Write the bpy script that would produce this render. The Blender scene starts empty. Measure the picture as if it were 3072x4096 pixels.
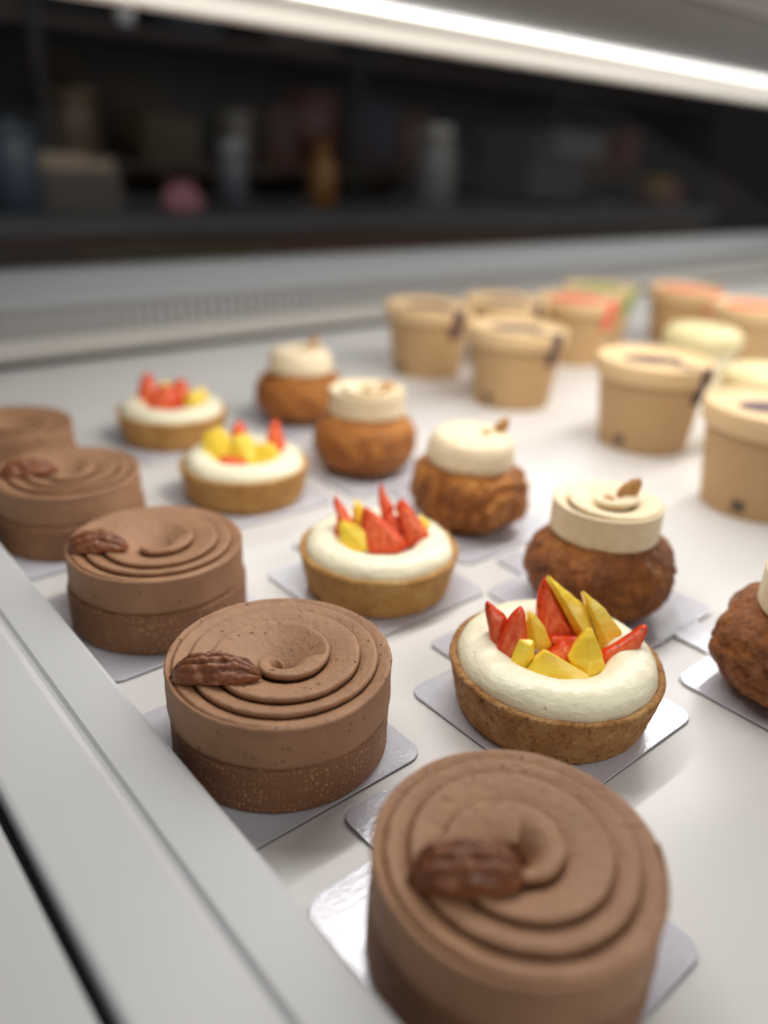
import bpy, math, random
from mathutils import Vector, Matrix, noise

# ------------------------------------------------------------------ camera, world, lamps, exposure
SC = bpy.context.scene
COL = SC.collection
MM = 0.001
YAW = math.radians(41.02)

def make_camera():
    cam = bpy.data.cameras.new('camera')
    cam.lens = 27.83
    cam.sensor_width = 36.0
    cam.sensor_fit = 'AUTO'
    cam.clip_start = 0.01
    cam.clip_end = 60.0
    cam.dof.use_dof = True
    cam.dof.focus_distance = 0.290
    cam.dof.aperture_fstop = 3.1
    o = bpy.data.objects.new('camera', cam)
    COL.objects.link(o)
    pitch, roll = 0.425, 0.047
    fw = Vector((0, math.cos(pitch), -math.sin(pitch)))
    rt = Vector((1, 0, 0))
    up = rt.cross(fw)
    c, s = math.cos(roll), math.sin(roll)
    r2 = rt * c + up * s
    u2 = up * c - rt * s
    m = Matrix((r2, u2, -fw)).transposed()
    m = Matrix.Rotation(-YAW, 3, 'Z') @ m
    o.matrix_world = Matrix.Translation((0, 0, 0.206)) @ m.to_4x4()
    SC.camera = o

make_camera()

world = bpy.data.worlds.new('World')
SC.world = world
world.use_nodes = True
bg = world.node_tree.nodes['Background']
bg.inputs[0].default_value = (0.98, 0.98, 1.0, 1)
bg.inputs[1].default_value = 0.16

def lamp(name, loc, size, power, rot, col=(1.0, 0.98, 0.945)):
    l = bpy.data.lights.new(name, 'AREA')
    l.shape = 'RECTANGLE'
    l.size, l.size_y = size
    l.energy = power
    l.color = col
    o = bpy.data.objects.new(name, l)
    o.location = loc
    o.rotation_euler = rot
    COL.objects.link(o)
    return o

# the two LED lines of the display case: one on the bar over the far sill, one in the canopy
lamp('led_line_far', (1.2, 0.768, 0.3464), (1.9, 0.006), 1.35, (math.radians(-42), 0, 0))
lamp('led_line_canopy', (1.08, 0.305, 0.3515), (1.96, 0.014), 5.3, (0, 0, 0))
# added soft fill light, above and behind the camera, to lift camera-facing sides
lamp('fill_lamp', (0.5, -1.35, 1.45), (1.3, 0.9), 11.0, (math.radians(52), 0, math.radians(4)), (1.0, 0.97, 0.93))

SC.view_settings.view_transform = 'Standard'
SC.view_settings.look = 'None'
SC.view_settings.exposure = 0.27
SC.view_settings.gamma = 1.0
SC.render.engine = 'CYCLES'
SC.cycles.use_denoising = True
SC.cycles.max_bounces = 8
SC.cycles.caustics_reflective = False
SC.cycles.caustics_refractive = False
SC.cycles.sample_clamp_indirect = 4.0

# ------------------------------------------------------------------ helpers
def tag(o, label=None, cat=None, group=None, kind=None):
    if label: o['label'] = label
    if cat: o['category'] = cat
    if group: o['group'] = group
    if kind: o['kind'] = kind
    return o

def thing(name, label, cat, loc=(0, 0, 0), rotz=0.0, group=None):
    o = bpy.data.objects.new(name, None)
    o.empty_display_size = 0.02
    o.location = loc
    o.rotation_euler = (0, 0, rotz)
    COL.objects.link(o)
    return tag(o, label, cat, group)

def obj(name, data, parent=None, loc=None):
    o = bpy.data.objects.new(name, data)
    COL.objects.link(o)
    if parent is not None: o.parent = parent
    if loc is not None: o.location = loc
    return o

def mesh(name, verts, faces, mats, smooth=True, midx=None, core=None, uv=None):
    """verts in millimetres"""
    me = bpy.data.meshes.new(name)
    me.from_pydata([(x * MM, y * MM, z * MM) for x, y, z in verts], [], faces)
    for m in (mats if isinstance(mats, (list, tuple)) else [mats]): me.materials.append(m)
    if smooth: me.polygons.foreach_set('use_smooth', [True] * len(me.polygons))
    if midx: me.polygons.foreach_set('material_index', midx)
    if core:
        at = me.attributes.new('core', 'FLOAT', 'POINT')
        at.data.foreach_set('value', core)
    if uv:
        at = me.attributes.new('wrap', 'FLOAT_VECTOR', 'POINT')
        at.data.foreach_set('vector', [c for p in uv for c in p])
    me.update()
    return me

def fix_normals(me):
    import bmesh
    bm = bmesh.new(); bm.from_mesh(me)
    bmesh.ops.recalc_face_normals(bm, faces=bm.faces)
    bm.to_mesh(me); bm.free()
    return me

def grid(nr, nc, wrap=True, off=0):
    f = []
    for i in range(nr - 1):
        for j in range(nc if wrap else nc - 1):
            k = (j + 1) % nc
            f.append((off + i * nc + j, off + i * nc + k, off + (i + 1) * nc + k, off + (i + 1) * nc + j))
    return f

def nz(x, y, z, s=1.0):
    return noise.noise(Vector((x * s, y * s, z * s)))

def lathe(profile, n=96, fn=None):
    """profile [(r, z)]; fn(theta, r, z, i) -> (r, z)"""
    V = []
    for i, (r, z) in enumerate(profile):
        for j in range(n):
            t = 2 * math.pi * j / n
            rr, zz = (r, z) if fn is None else fn(t, r, z, i)
            V.append((rr * math.cos(t), rr * math.sin(t), zz))
    F = grid(len(profile), n)
    return V, F

def cap(V, F, row, n, z=None):
    c = len(V)
    pts = [V[row * n + j] for j in range(n)]
    V.append((sum(p[0] for p in pts) / n, sum(p[1] for p in pts) / n, sum(p[2] for p in pts) / n if z is None else z))
    for j in range(n):
        F.append((row * n + j, row * n + (j + 1) % n, c))

def refine(profile, step):
    out = [profile[0]]
    for (r0, z0), (r1, z1) in zip(profile, profile[1:]):
        d = math.hypot(r1 - r0, z1 - z0)
        n = max(1, int(round(d / step)))
        for k in range(1, n + 1):
            t = k / n
            out.append((r0 + (r1 - r0) * t, z0 + (z1 - z0) * t))
    return out

def extrude_u(pts, u0, u1, name, mat, closed=True):
    """polygon in (v, z) run along u (y)"""
    n = len(pts)
    V = [(v, u0, z) for v, z in pts] + [(v, u1, z) for v, z in pts]
    F = [(j, (j + 1) % n, n + (j + 1) % n, n + j) for j in range(n if closed else n - 1)]
    F += [tuple(range(n))[::-1], tuple(range(n, 2 * n))]
    return fix_normals(mesh(name, V, F, mat, smooth=False))

def extrude_v(pts, v0, v1, name, mat):
    """polygon in (u, z) run along v (x)"""
    n = len(pts)
    V = [(v0, u, z) for u, z in pts] + [(v1, u, z) for u, z in pts]
    F = [(j, (j + 1) % n, n + (j + 1) % n, n + j) for j in range(n)]
    F += [tuple(range(n))[::-1], tuple(range(n, 2 * n))]
    return fix_normals(mesh(name, V, F, mat, smooth=False))

def boxes(name, bl, mat):
    V, F = [], []
    for (x0, y0, z0, x1, y1, z1) in bl:
        o = len(V)
        V += [(x0, y0, z0), (x1, y0, z0), (x1, y1, z0), (x0, y1, z0), (x0, y0, z1), (x1, y0, z1), (x1, y1, z1), (x0, y1, z1)]
        F += [(o, o + 3, o + 2, o + 1), (o + 4, o + 5, o + 6, o + 7), (o, o + 1, o + 5, o + 4), (o + 1, o + 2, o + 6, o + 5), (o + 2, o + 3, o + 7, o + 6), (o + 3, o, o + 4, o + 7)]
    return mesh(name, V, F, mat, smooth=False)

def bevel(o, w, seg=3):
    m = o.modifiers.new('bevel', 'BEVEL')
    m.width = w * MM
    m.segments = seg
    m.limit_method = 'ANGLE'
    return o

# ------------------------------------------------------------------ materials
def lin(r, g, b):
    f = lambda c: (c / 255 / 12.92) if c / 255 <= 0.04045 else ((c / 255 + 0.055) / 1.055) ** 2.4
    return (f(r), f(g), f(b), 1)

class Mat:
    def __init__(self, name, col, rough=0.5, metal=0.0, **kw):
        self.m = bpy.data.materials.new(name)
        self.m.use_nodes = True
        self.nt = self.m.node_tree
        self.p = self.nt.nodes['Principled BSDF']
        self.p.inputs['Base Color'].default_value = col
        self.p.inputs['Roughness'].default_value = rough
        self.p.inputs['Metallic'].default_value = metal
        for k, v in kw.items(): self.p.inputs[k].default_value = v
        self._tc = None
        self.h = None
    def node(self, t, **kw):
        n = self.nt.nodes.new(t)
        for k, v in kw.items(): setattr(n, k, v)
        return n
    def link(self, a, b): self.nt.links.new(a, b)
    def coord(self, attr=None):
        if attr:
            a = self.node('ShaderNodeAttribute'); a.attribute_name = attr
            return a.outputs['Vector']
        if not self._tc: self._tc = self.node('ShaderNodeTexCoord')
        return self._tc.outputs['Object']
    def scaled(self, sc, attr=None):
        mp = self.node('ShaderNodeMapping'); mp.inputs['Scale'].default_value = sc
        self.link(self.coord(attr), mp.inputs['Vector'])
        return mp.outputs[0]
    def noise(self, scale, detail=4, rough=0.55, vec=None):
        n = self.node('ShaderNodeTexNoise')
        n.inputs['Scale'].default_value = scale; n.inputs['Detail'].default_value = detail
        n.inputs['Roughness'].default_value = rough
        self.link(vec if vec is not None else self.coord(), n.inputs['Vector'])
        return n.outputs['Fac']
    def voronoi(self, scale, feature='F1', rnd=1.0, vec=None):
        n = self.node('ShaderNodeTexVoronoi', feature=feature)
        n.inputs['Scale'].default_value = scale; n.inputs['Randomness'].default_value = rnd
        self.link(vec if vec is not None else self.coord(), n.inputs['Vector'])
        return n
    def ramp(self, fac, stops, interp='LINEAR'):
        r = self.node('ShaderNodeValToRGB'); e = r.color_ramp.elements
        r.color_ramp.interpolation = interp
        while len(e) < len(stops): e.new(0.5)
        for k, (p, c) in enumerate(stops):
            e[k].position = p
            e[k].color = c if isinstance(c, tuple) else (c, c, c, 1)
        self.link(fac, r.inputs['Fac'])
        return r.outputs['Color']
    def math(self, op, a, b=None, c=None):
        n = self.node('ShaderNodeMath', operation=op)
        for i, x in enumerate((a, b, c)):
            if x is None: continue
            if isinstance(x, (int, float)): n.inputs[i].default_value = x
            else: self.link(x, n.inputs[i])
        return n.outputs[0]
    def mix(self, fac, a, b, blend='MIX'):
        n = self.node('ShaderNodeMix', data_type='RGBA', blend_type=blend)
        for s, x in (('Factor', fac), ('A', a), ('B', b)):
            i = [q for q in n.inputs if q.name == s and (q.type == 'RGBA' if s != 'Factor' else q.type == 'VALUE')][0]
            if isinstance(x, (int, float, tuple)): i.default_value = x
            else: self.link(x, i)
        return [q for q in n.outputs if q.type == 'RGBA'][0]
    def color(self, c): self.link(c, self.p.inputs['Base Color'])
    def rough(self, c): self.link(c, self.p.inputs['Roughness'])
    def bump(self, height, dist, strength=1.0):
        b = self.node('ShaderNodeBump')
        b.inputs['Strength'].default_value = strength; b.inputs['Distance'].default_value = dist
        self.link(height, b.inputs['Height'])
        if self.h is not None: self.link(self.h, b.inputs['Normal'])
        self.h = b.outputs[0]
        self.link(self.h, self.p.inputs['Normal'])

def pits(m, scale, amount, size=0.35):
    """sparse air bubbles: 0 = flat, 1 = pit"""
    dn = m.node('ShaderNodeTexNoise'); dn.inputs['Scale'].default_value = scale * 1.3; m.link(m.coord(), dn.inputs['Vector'])
    dv = m.node('ShaderNodeVectorMath', operation='MULTIPLY_ADD'); m.link(dn.outputs['Color'], dv.inputs[0]); dv.inputs[1].default_value = (0.6 / scale,) * 3; m.link(m.coord(), dv.inputs[2])
    v = m.voronoi(scale, vec=dv.outputs[0])
    cell = m.node('ShaderNodeSeparateColor'); m.link(v.outputs['Color'], cell.inputs[0])
    on = m.math('GREATER_THAN', cell.outputs[0], 1 - amount)
    d = m.math('SUBTRACT', 1.0, m.math('DIVIDE', v.outputs['Distance'], size))
    d = m.math('MAXIMUM', d, 0.0)
    return m.math('MULTIPLY', on, m.math('MINIMUM', m.math('MULTIPLY', d, 2.5), 1.0))

# chocolate cream
M = Mat('chocolate_cream', lin(160, 118, 86), 0.56)
n1 = M.noise(60, 4); n2 = M.noise(380, 6, 0.65); n3 = M.noise(1800, 3, 0.6)
M.color(M.ramp(n1, [(0.3, lin(151, 110, 79)), (0.7, lin(167, 124, 91))]))
n4 = M.noise(1, 4, 0.6, vec=M.scaled((700, 260, 700)))
M.bump(n4, 0.0006, 0.5)
M.bump(n2, 0.0008, 0.7)
M.bump(n3, 0.0002, 0.6)
p1 = pits(M, 240, 0.07, 0.2); p2 = pits(M, 430, 0.075, 0.26)
M.bump(M.math('SUBTRACT', 1.0, M.math('MAXIMUM', p1, p2)), 0.0026, 1.0)
CHOC = M.m

# dark chocolate crust with the dimples of the perforated baking ring
M = Mat('chocolate_crust', lin(136, 94, 64), 0.6)
va = M.voronoi(0.52, rnd=0.45, vec=M.coord('wrap'))
dot = M.ramp(va.outputs['Distance'], [(0.18, 1.0), (0.36, 0.0)])
big = M.noise(90, 3)
fine = M.noise(1500, 4, 0.7)
crumb = M.ramp(fine, [(0.3, lin(112, 74, 48)), (0.7, lin(154, 106, 72))])
fade = M.ramp(big, [(0.38, 0.15), (0.62, 0.95)])
M.color(M.mix(M.math('MULTIPLY', dot, fade), crumb, lin(206, 158, 108)))
M.bump(dot, 0.00022, 0.7)
M.bump(fine, 0.0004, 0.9)
CHOCCRUST = M.m

# golden shortcrust, two bakes
def shortcrust(name, c0, c1, c2, dk, amt):
    M = Mat(name, c1, 0.62)
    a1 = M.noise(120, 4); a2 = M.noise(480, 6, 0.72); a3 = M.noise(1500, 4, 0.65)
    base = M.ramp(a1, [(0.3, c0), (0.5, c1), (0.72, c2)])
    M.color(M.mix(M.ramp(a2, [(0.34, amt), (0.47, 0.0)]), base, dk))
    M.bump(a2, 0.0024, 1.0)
    M.bump(a3, 0.0009, 1.0)
    cp = pits(M, 230, 0.14, 0.3)
    M.bump(M.math('SUBTRACT', 1.0, cp), 0.0014, 0.9)
    return M.m
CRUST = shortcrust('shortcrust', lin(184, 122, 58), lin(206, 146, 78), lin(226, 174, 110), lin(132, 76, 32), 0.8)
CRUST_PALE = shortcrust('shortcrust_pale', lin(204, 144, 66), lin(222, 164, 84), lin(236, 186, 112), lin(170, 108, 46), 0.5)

# whipped vanilla cream
M = Mat('vanilla_cream', lin(240, 233, 203), 0.36)
M.p.inputs['Subsurface Weight'].default_value = 0.25
M.p.inputs['Subsurface Radius'].default_value = (1.0, 0.8, 0.5)
M.p.inputs['Subsurface Scale'].default_value = 0.003
w1 = M.noise(160, 4, 0.55); w2 = M.noise(1100, 3)
M.bump(M.noise(1, 4, 0.5, vec=M.scaled((120, 120, 380))), 0.0012, 0.5)
M.bump(w1, 0.001, 0.55)
M.bump(w2, 0.0002, 0.35)
wp = pits(M, 210, 0.05, 0.3)
M.bump(M.math('SUBTRACT', 1.0, wp), 0.0007, 0.7)
VANILLA = M.m

# coffee coloured cream on the puffs
M = Mat('ivory_cream', lin(238, 222, 188), 0.45)
w1 = M.noise(200, 4)
M.color(M.ramp(w1, [(0.3, lin(226, 206, 168)), (0.7, lin(236, 219, 186))]))
M.bump(M.noise(700, 4), 0.0003, 0.5)
IVORY = M.m

# puff pastry shells, one baked darker than the other
def choux(name, c0, c1, c2, dk):
    M = Mat(name, c1, 0.5)
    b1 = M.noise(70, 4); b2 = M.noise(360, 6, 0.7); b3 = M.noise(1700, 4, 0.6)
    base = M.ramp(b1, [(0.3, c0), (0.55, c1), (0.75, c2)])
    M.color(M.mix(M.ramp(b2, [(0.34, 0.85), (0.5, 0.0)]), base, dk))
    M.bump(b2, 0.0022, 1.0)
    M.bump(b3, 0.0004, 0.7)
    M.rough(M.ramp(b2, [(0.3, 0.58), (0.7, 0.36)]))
    return M.m
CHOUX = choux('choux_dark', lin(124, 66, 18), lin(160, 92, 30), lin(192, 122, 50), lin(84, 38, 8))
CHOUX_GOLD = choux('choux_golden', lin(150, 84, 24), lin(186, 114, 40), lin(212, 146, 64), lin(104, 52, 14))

# pecan
M = Mat('pecan_nut', lin(110, 62, 38), 0.34)
c1 = M.noise(260, 5, 0.6); c2 = M.noise(1200, 4)
core = M.coord('core')
at = M.node('ShaderNodeAttribute'); at.attribute_name = 'core'
g = M.ramp(c1, [(0.3, lin(112, 62, 36)), (0.55, lin(140, 84, 52)), (0.8, lin(178, 124, 86))])
M.color(M.mix(at.outputs['Fac'], lin(74, 34, 18), g))
M.bump(c1, 0.0006, 0.6); M.bump(c2, 0.0002, 0.6)
PECAN = M.m

M = Mat('hazelnut_brown', lin(176, 122, 66), 0.5)
M.color(M.ramp(M.noise(260, 4), [(0.3, lin(168, 114, 58)), (0.7, lin(210, 160, 100))]))
M.bump(M.noise(700, 4), 0.0004, 0.6)
NUT = M.m

# strawberry: pale heart, red skin, fine pale veins
M = Mat('strawberry_flesh', lin(200, 40, 20), 0.24)
M.p.inputs['Specular IOR Level'].default_value = 0.35
at = M.node('ShaderNodeAttribute'); at.attribute_name = 'core'
s1 = M.noise(1, 2, 0.5, vec=M.scaled((420, 420, 150)))
s2 = M.noise(260, 3)
heart = M.math('MULTIPLY', M.math('POWER', at.outputs['Fac'], 0.8), M.ramp(s1, [(0.32, 0.25), (0.66, 0.95)]))
skin = M.ramp(s2, [(0.3, lin(204, 34, 4)), (0.7, lin(226, 64, 12))])
colr = M.mix(heart, skin, lin(242, 136, 88))
sv = M.voronoi(330)
seed = M.math('MULTIPLY', M.math('LESS_THAN', sv.outputs['Distance'], 0.19), M.math('LESS_THAN', at.outputs['Fac'], 0.45))
M.color(M.mix(seed, colr, lin(112, 60, 20)))
M.p.inputs['Subsurface Weight'].default_value = 0.18
M.p.inputs['Subsurface Radius'].default_value = (1.0, 0.25, 0.12)
M.p.inputs['Subsurface Scale'].default_value = 0.002
M.bump(s1, 0.0003, 0.6)
STRAW = M.m

M = Mat('mango_flesh', lin(236, 190, 60), 0.22)
m1 = M.noise(1, 4, 0.55, vec=M.scaled((140, 140, 420))); m2 = M.noise(900, 3)
at = M.node('ShaderNodeAttribute'); at.attribute_name = 'core'
mc = M.ramp(m1, [(0.3, lin(240, 192, 22)), (0.55, lin(246, 210, 50)), (0.75, lin(249, 224, 92))])
M.color(M.mix(M.math('MULTIPLY', at.outputs['Fac'], 0.45), mc, lin(250, 228, 110)))
M.p.inputs['Subsurface Weight'].default_value = 0.18
M.p.inputs['Subsurface Radius'].default_value = (1.0, 0.7, 0.15)
M.p.inputs['Subsurface Scale'].default_value = 0.0025
M.bump(m2, 0.0002, 0.4)
MANGO = M.m

# silvered cake board
M = Mat('silver_board', lin(206, 205, 213), 0.24, 0.15)
f1 = M.noise(230, 3, 0.5); f2 = M.noise(620, 3)
M.bump(f2, 0.00035, 0.42)
M.rough(M.ramp(f1, [(0.35, 0.2), (0.65, 0.26)]))
BOARD = M.m
BOARDEDGE = Mat('board_edge', lin(104, 99, 94), 0.7).m  # grey core, darkened to paint in the shadow line along the board's edge

# white laminate deck
M = Mat('white_deck', lin(218, 215, 211), 0.34)
d1 = M.noise(9, 3); d2 = M.noise(2600, 2)
M.color(M.ramp(d1, [(0.3, lin(214, 211, 208)), (0.7, lin(221, 218, 215))]))
M.bump(d2, 0.00006, 0.5)
DECK = M.m

M = Mat('white_enamel', lin(196, 196, 196), 0.42)
M.bump(M.noise(30, 2), 0.0006, 0.2)
ENAMEL = M.m
SILL = Mat('grey_sill', lin(152, 155, 157), 0.4).m
LEDGE = Mat('ledge_cream', lin(182, 178, 171), 0.5).m
DARKGAP = Mat('dark_gap', lin(24, 24, 26), 0.7).m
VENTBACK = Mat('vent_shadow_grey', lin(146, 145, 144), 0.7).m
VENT = Mat('vent_grey', lin(172, 171, 169), 0.5).m
BAR = Mat('bar_white', lin(228, 223, 214), 0.4).m
LIP = Mat('bar_lip', lin(150, 138, 130), 0.5).m
M = Mat('canopy_grey', lin(132, 129, 126), 0.5)
M.color(M.ramp(M.noise(6, 3), [(0.3, lin(108, 106, 104)), (0.7, lin(115, 113, 111))]))
CANOPY = M.m
CANOPY2 = Mat('canopy_inner', lin(132, 132, 132), 0.5).m

def emit(name, col, s):
    m = bpy.data.materials.new(name); m.use_nodes = True
    nt = m.node_tree; nt.nodes.clear()
    e = nt.nodes.new('ShaderNodeEmission'); o = nt.nodes.new('ShaderNodeOutputMaterial')
    e.inputs[0].default_value = col; e.inputs[1].default_value = s
    nt.links.new(e.outputs[0], o.inputs[0])
    return m
LED = emit('led_glow', (1, 0.97, 0.92, 1), 3.0)

def glass_mat():
    m = bpy.data.materials.new('clear_glass'); m.use_nodes = True
    nt = m.node_tree; nt.nodes.clear()
    o = nt.nodes.new('ShaderNodeOutputMaterial'); mx = nt.nodes.new('ShaderNodeMixShader')
    tr = nt.nodes.new('ShaderNodeBsdfTransparent'); gl = nt.nodes.new('ShaderNodeBsdfGlossy')
    lw = nt.nodes.new('ShaderNodeLayerWeight'); lw.inputs[0].default_value = 0.5
    pw = nt.nodes.new('ShaderNodeMath'); pw.operation = 'POWER'; pw.inputs[1].default_value = 4.0
    mu = nt.nodes.new('ShaderNodeMath'); mu.operation = 'MULTIPLY_ADD'; mu.inputs[1].default_value = 0.15; mu.inputs[2].default_value = 0.004
    tr.inputs[0].default_value = (0.97, 0.98, 0.98, 1); gl.inputs['Roughness'].default_value = 0.02
    nt.links.new(lw.outputs['Facing'], pw.inputs[0]); nt.links.new(pw.outputs[0], mu.inputs[0])
    nt.links.new(mu.outputs[0], mx.inputs[0]); nt.links.new(tr.outputs[0], mx.inputs[1]); nt.links.new(gl.outputs[0], mx.inputs[2])
    nt.links.new(mx.outputs[0], o.inputs[0])
    return m
GLASS = glass_mat()

# kraft paper cups
M = Mat('kraft_paper', lin(196, 160, 112), 0.62)
k1 = M.noise(1, 4, 0.6, vec=M.scaled((260, 260, 900)))
M.color(M.ramp(k1, [(0.3, lin(180, 144, 98)), (0.7, lin(192, 157, 112))]))
M.bump(k1, 0.0002, 0.4)
KRAFT = M.m
M = Mat('kraft_lid', lin(220, 187, 140), 0.55)
M.bump(M.noise(500, 3), 0.0001, 0.3)
KRAFTLID = M.m
PURPLE = Mat('plum_sticker', lin(84, 50, 54), 0.5).m
CORAL = Mat('coral_sticker', lin(236, 100, 72), 0.5).m
GREEN = Mat('sage_sticker', lin(132, 156, 84), 0.5).m
MARK = Mat('printed_ink', lin(92, 78, 66), 0.6).m
M = Mat('lemon_cream', lin(240, 222, 150), 0.45)
M.color(M.ramp(M.noise(90, 3), [(0.3, lin(214, 198, 142)), (0.7, lin(222, 210, 166))]))
LEMON = M.m
PALECUP = Mat('pale_cup_wall', lin(238, 226, 190), 0.3).m
PALELID = Mat('pale_cup_lid', lin(236, 230, 214), 0.25).m

# ------------------------------------------------------------------ the case: deck, rail, back panel, bar, canopy, glass
deck = obj('display_deck', boxes('display_deck', [(86.5, -420, -12, 1990, 806, 0)], DECK))
tag(deck, 'white laminate display deck the pastries stand on', 'deck', kind='structure')

case = thing('display_case', 'white refrigerated pastry case with slotted back sill, lit bar and grey canopy', 'display case', (0, 0, 0))

rail_pts = [(86.5, -12), (86.5, 18.5), (85.7, 20.3), (84.1, 21), (67.5, 20.4), (66.2, 19.2), (64.8, 18.9), (63.4, 19.4), (62.2, 20.2), (37.2, 20.6), (35.8, 20.2), (35.2, 19.0), (35.2, -12)]
rail = obj('side_rail', extrude_u(rail_pts, -420, 806, 'side_rail', ENAMEL), case)
obj('seal_gap', extrude_u([(35.2, -12), (35.2, 12), (31.5, 12), (31.5, -12)], -420, 806, 'seal_gap', DARKGAP), case)
outer_pts = [(31.5, -60), (31.5, 17.6), (30.6, 18.6), (-230, 19.4), (-236, 17), (-236, -60)]
obj('outer_frame', extrude_u(outer_pts, -420, 806, 'outer_frame', ENAMEL), case)

V0, V1 = 30, 1990
back = obj('back_panel', extrude_v([(806, -12), (806, 6), (803, 6.5), (800.5, 9), (800.5, 13), (805, 27), (812, 27), (818, -12)], V0, V1, 'back_panel', LEDGE), case)
obj('shadow_gap', extrude_v([(805.2, 0.4), (805.2, 5.6), (807, 5.6), (807, 0.4)], 90, V1, 'shadow_gap', DARKGAP), case)
vent = obj('vent_grille', extrude_v([(812, 27.4), (815, 53), (822, 53), (819, 27.4)], V0, V1, 'vent_grille', VENTBACK), case)
ribs_v, ribs_f = [], []
v = 40
while v < 1980:
    o = len(ribs_v)
    for (uu, zz) in ((809.5, 28), (812.4, 52.6), (816.6, 52.6), (813.7, 28)):
        ribs_v += [(v, uu, zz), (v + 6.2, uu, zz)]
    ribs_f += [(o, o + 1, o + 3, o + 2), (o + 4, o + 6, o + 7, o + 5), (o, o + 2, o + 4, o + 6)[::1], (o + 1, o + 7, o + 5, o + 3), (o, o + 6, o + 7, o + 1), (o + 2, o + 3, o + 5, o + 4)]
    v += 12.5
obj('slats', fix_normals(mesh('slats', ribs_v, ribs_f, VENT, smooth=False)), vent)
sill = obj('window_sill', extrude_v([(809.5, 53.2), (811, 60), (838, 84), (842, 85.5), (868, 86), (868, 53.2)], V0, V1, 'window_sill', SILL), case)
bevel(sill, 1.5)
endp = obj('end_panel', boxes('end_panel', [(1991, -420, -12, 2003, 868, 84)], ENAMEL), case)

# light bar above the sill
bar = obj('light_bar', extrude_v([(780, 313.5), (780, 331), (778.6, 331.6), (778.6, 333), (780, 333.6), (780, 335.2), (778.6, 335.8), (778.6, 337.2), (780, 338), (780, 346), (793, 346), (793, 312), (784, 310.5)], -60, 2003, 'light_bar', BAR), case, (0, 0, 5 * MM))
obj('bar_lip', extrude_v([(779.2, 309.2), (779.2, 313.2), (783, 313.2), (784.5, 310.2)], -60, 2003, 'bar_lip', LIP), bar)
obj('led_diffuser', extrude_v([(773.2, 343.0), (773.2, 346), (779.6, 346), (779.6, 341.2)], -60, 2003, 'led_diffuser', LED), bar)
canopy = obj('canopy', extrude_v([(492, 343.2), (492, 358), (842, 358), (842, 346.3), (772.8, 346.3), (772.8, 343.2)], -60, 2003, 'canopy', CANOPY), case, (0, 0, 5 * MM))
obj('canopy_seam', extrude_v([(486, 348.5), (486, 357), (491.6, 357), (491.6, 348.5)], -60, 2003, 'canopy_seam', ENAMEL), canopy)
obj('canopy_inner', extrude_v([(250, 349), (250, 358), (485.6, 358), (485.6, 349)], -60, 2003, 'canopy_inner', CANOPY2), canopy)
obj('glass_pane', extrude_v([(848, 86.4), (793.6, 350), (798.6, 350), (853, 86.4)], -60, 2003, 'glass_pane', GLASS), case)

# ------------------------------------------------------------------ the dim shop beyond the glass
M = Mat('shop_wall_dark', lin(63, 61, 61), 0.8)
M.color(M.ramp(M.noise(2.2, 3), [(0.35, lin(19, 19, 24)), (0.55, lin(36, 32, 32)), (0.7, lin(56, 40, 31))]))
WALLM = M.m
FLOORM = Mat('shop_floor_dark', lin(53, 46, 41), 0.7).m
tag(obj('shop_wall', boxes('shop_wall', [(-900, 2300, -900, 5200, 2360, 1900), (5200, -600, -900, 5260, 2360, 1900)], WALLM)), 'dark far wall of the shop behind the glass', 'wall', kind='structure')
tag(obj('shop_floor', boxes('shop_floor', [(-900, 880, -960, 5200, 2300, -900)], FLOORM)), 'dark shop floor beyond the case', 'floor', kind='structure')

def simple(name, col, rough=0.6): return Mat(name, col, rough).m
COUNTERT = simple('counter_grey', lin(75, 75, 78), 0.4)
COUNTERF = simple('counter_brown', lin(80, 51, 29), 0.6)
SHELFM = simple('shelf_dark', lin(53, 40, 34), 0.6)
PANEL_BLUE = simple('panel_blue_black', lin(29, 31, 40), 0.6)

cn = thing('back_counter', 'low brown counter with grey top, blurred behind the glass', 'counter', (0, 0, -0.9))
ct = obj('counter_top', boxes('counter_top', [(-300, 1360, 962, 2500, 1900, 990)], COUNTERT), cn)
obj('counter_front', boxes('counter_front', [(-280, 1390, 0, 2480, 1880, 961.5)], COUNTERF), cn)
for k in range(7):
    obj('drawer_front', boxes('drawer_front', [(-260 + k * 390, 1384, 660, 110 + k * 390, 1389.6, 940)], simple('drawer_wood', lin(*[(78, 50, 26), (58, 42, 28), (74, 62, 32), (84, 46, 28)][k % 4]), 0.6)), cn)

sh = thing('wall_rack', 'dark wall rack of shelves in the blurred shop behind the glass', 'rack', (0, 0, -0.9))
for z in (1040, 1330, 1640):
    obj('shelf', boxes('shelf', [(-200, 2020, z, 3600, 2299, z + 22)], SHELFM), sh)
for v in (-200, 700, 1600, 2500, 3580):
    obj('upright', boxes('upright', [(v - 22, 2010, 0, v - 0.5, 2298, 1900)], PANEL_BLUE), sh)

def ring_body(name, prof, mat, n=32):
    V, F = lathe(prof, n)
    cap(V, F, 0, n); cap(V, F, len(prof) - 1, n)
    return fix_normals(mesh(name, V, F, mat))

CZ = 90.4   # counter top height
def on(name, label, cat, v, u, z): return thing(name, label, cat, (v * MM, u * MM, z * MM))

# things standing on the far counter
t = on('pink_bag', 'blurred pink bag standing on the far counter behind the glass', 'bag', 742, 1480, CZ)
V, F = lathe(refine([(34, 0), (40, 6), (37, 32), (26, 52), (20, 58), (28, 72)], 4), 40, lambda th, r, z, i: (r * (1 + 0.12 * math.cos(2 * th + 0.5) + 0.06 * math.sin(5 * th + z * 0.1)), z))
cap(V, F, 0, 40)
obj('bag_body', mesh('bag_body', V, F, simple('pink_paper', lin(170, 112, 122), 0.6)), t)
t.scale = (0.95, 0.85, 0.72)

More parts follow.
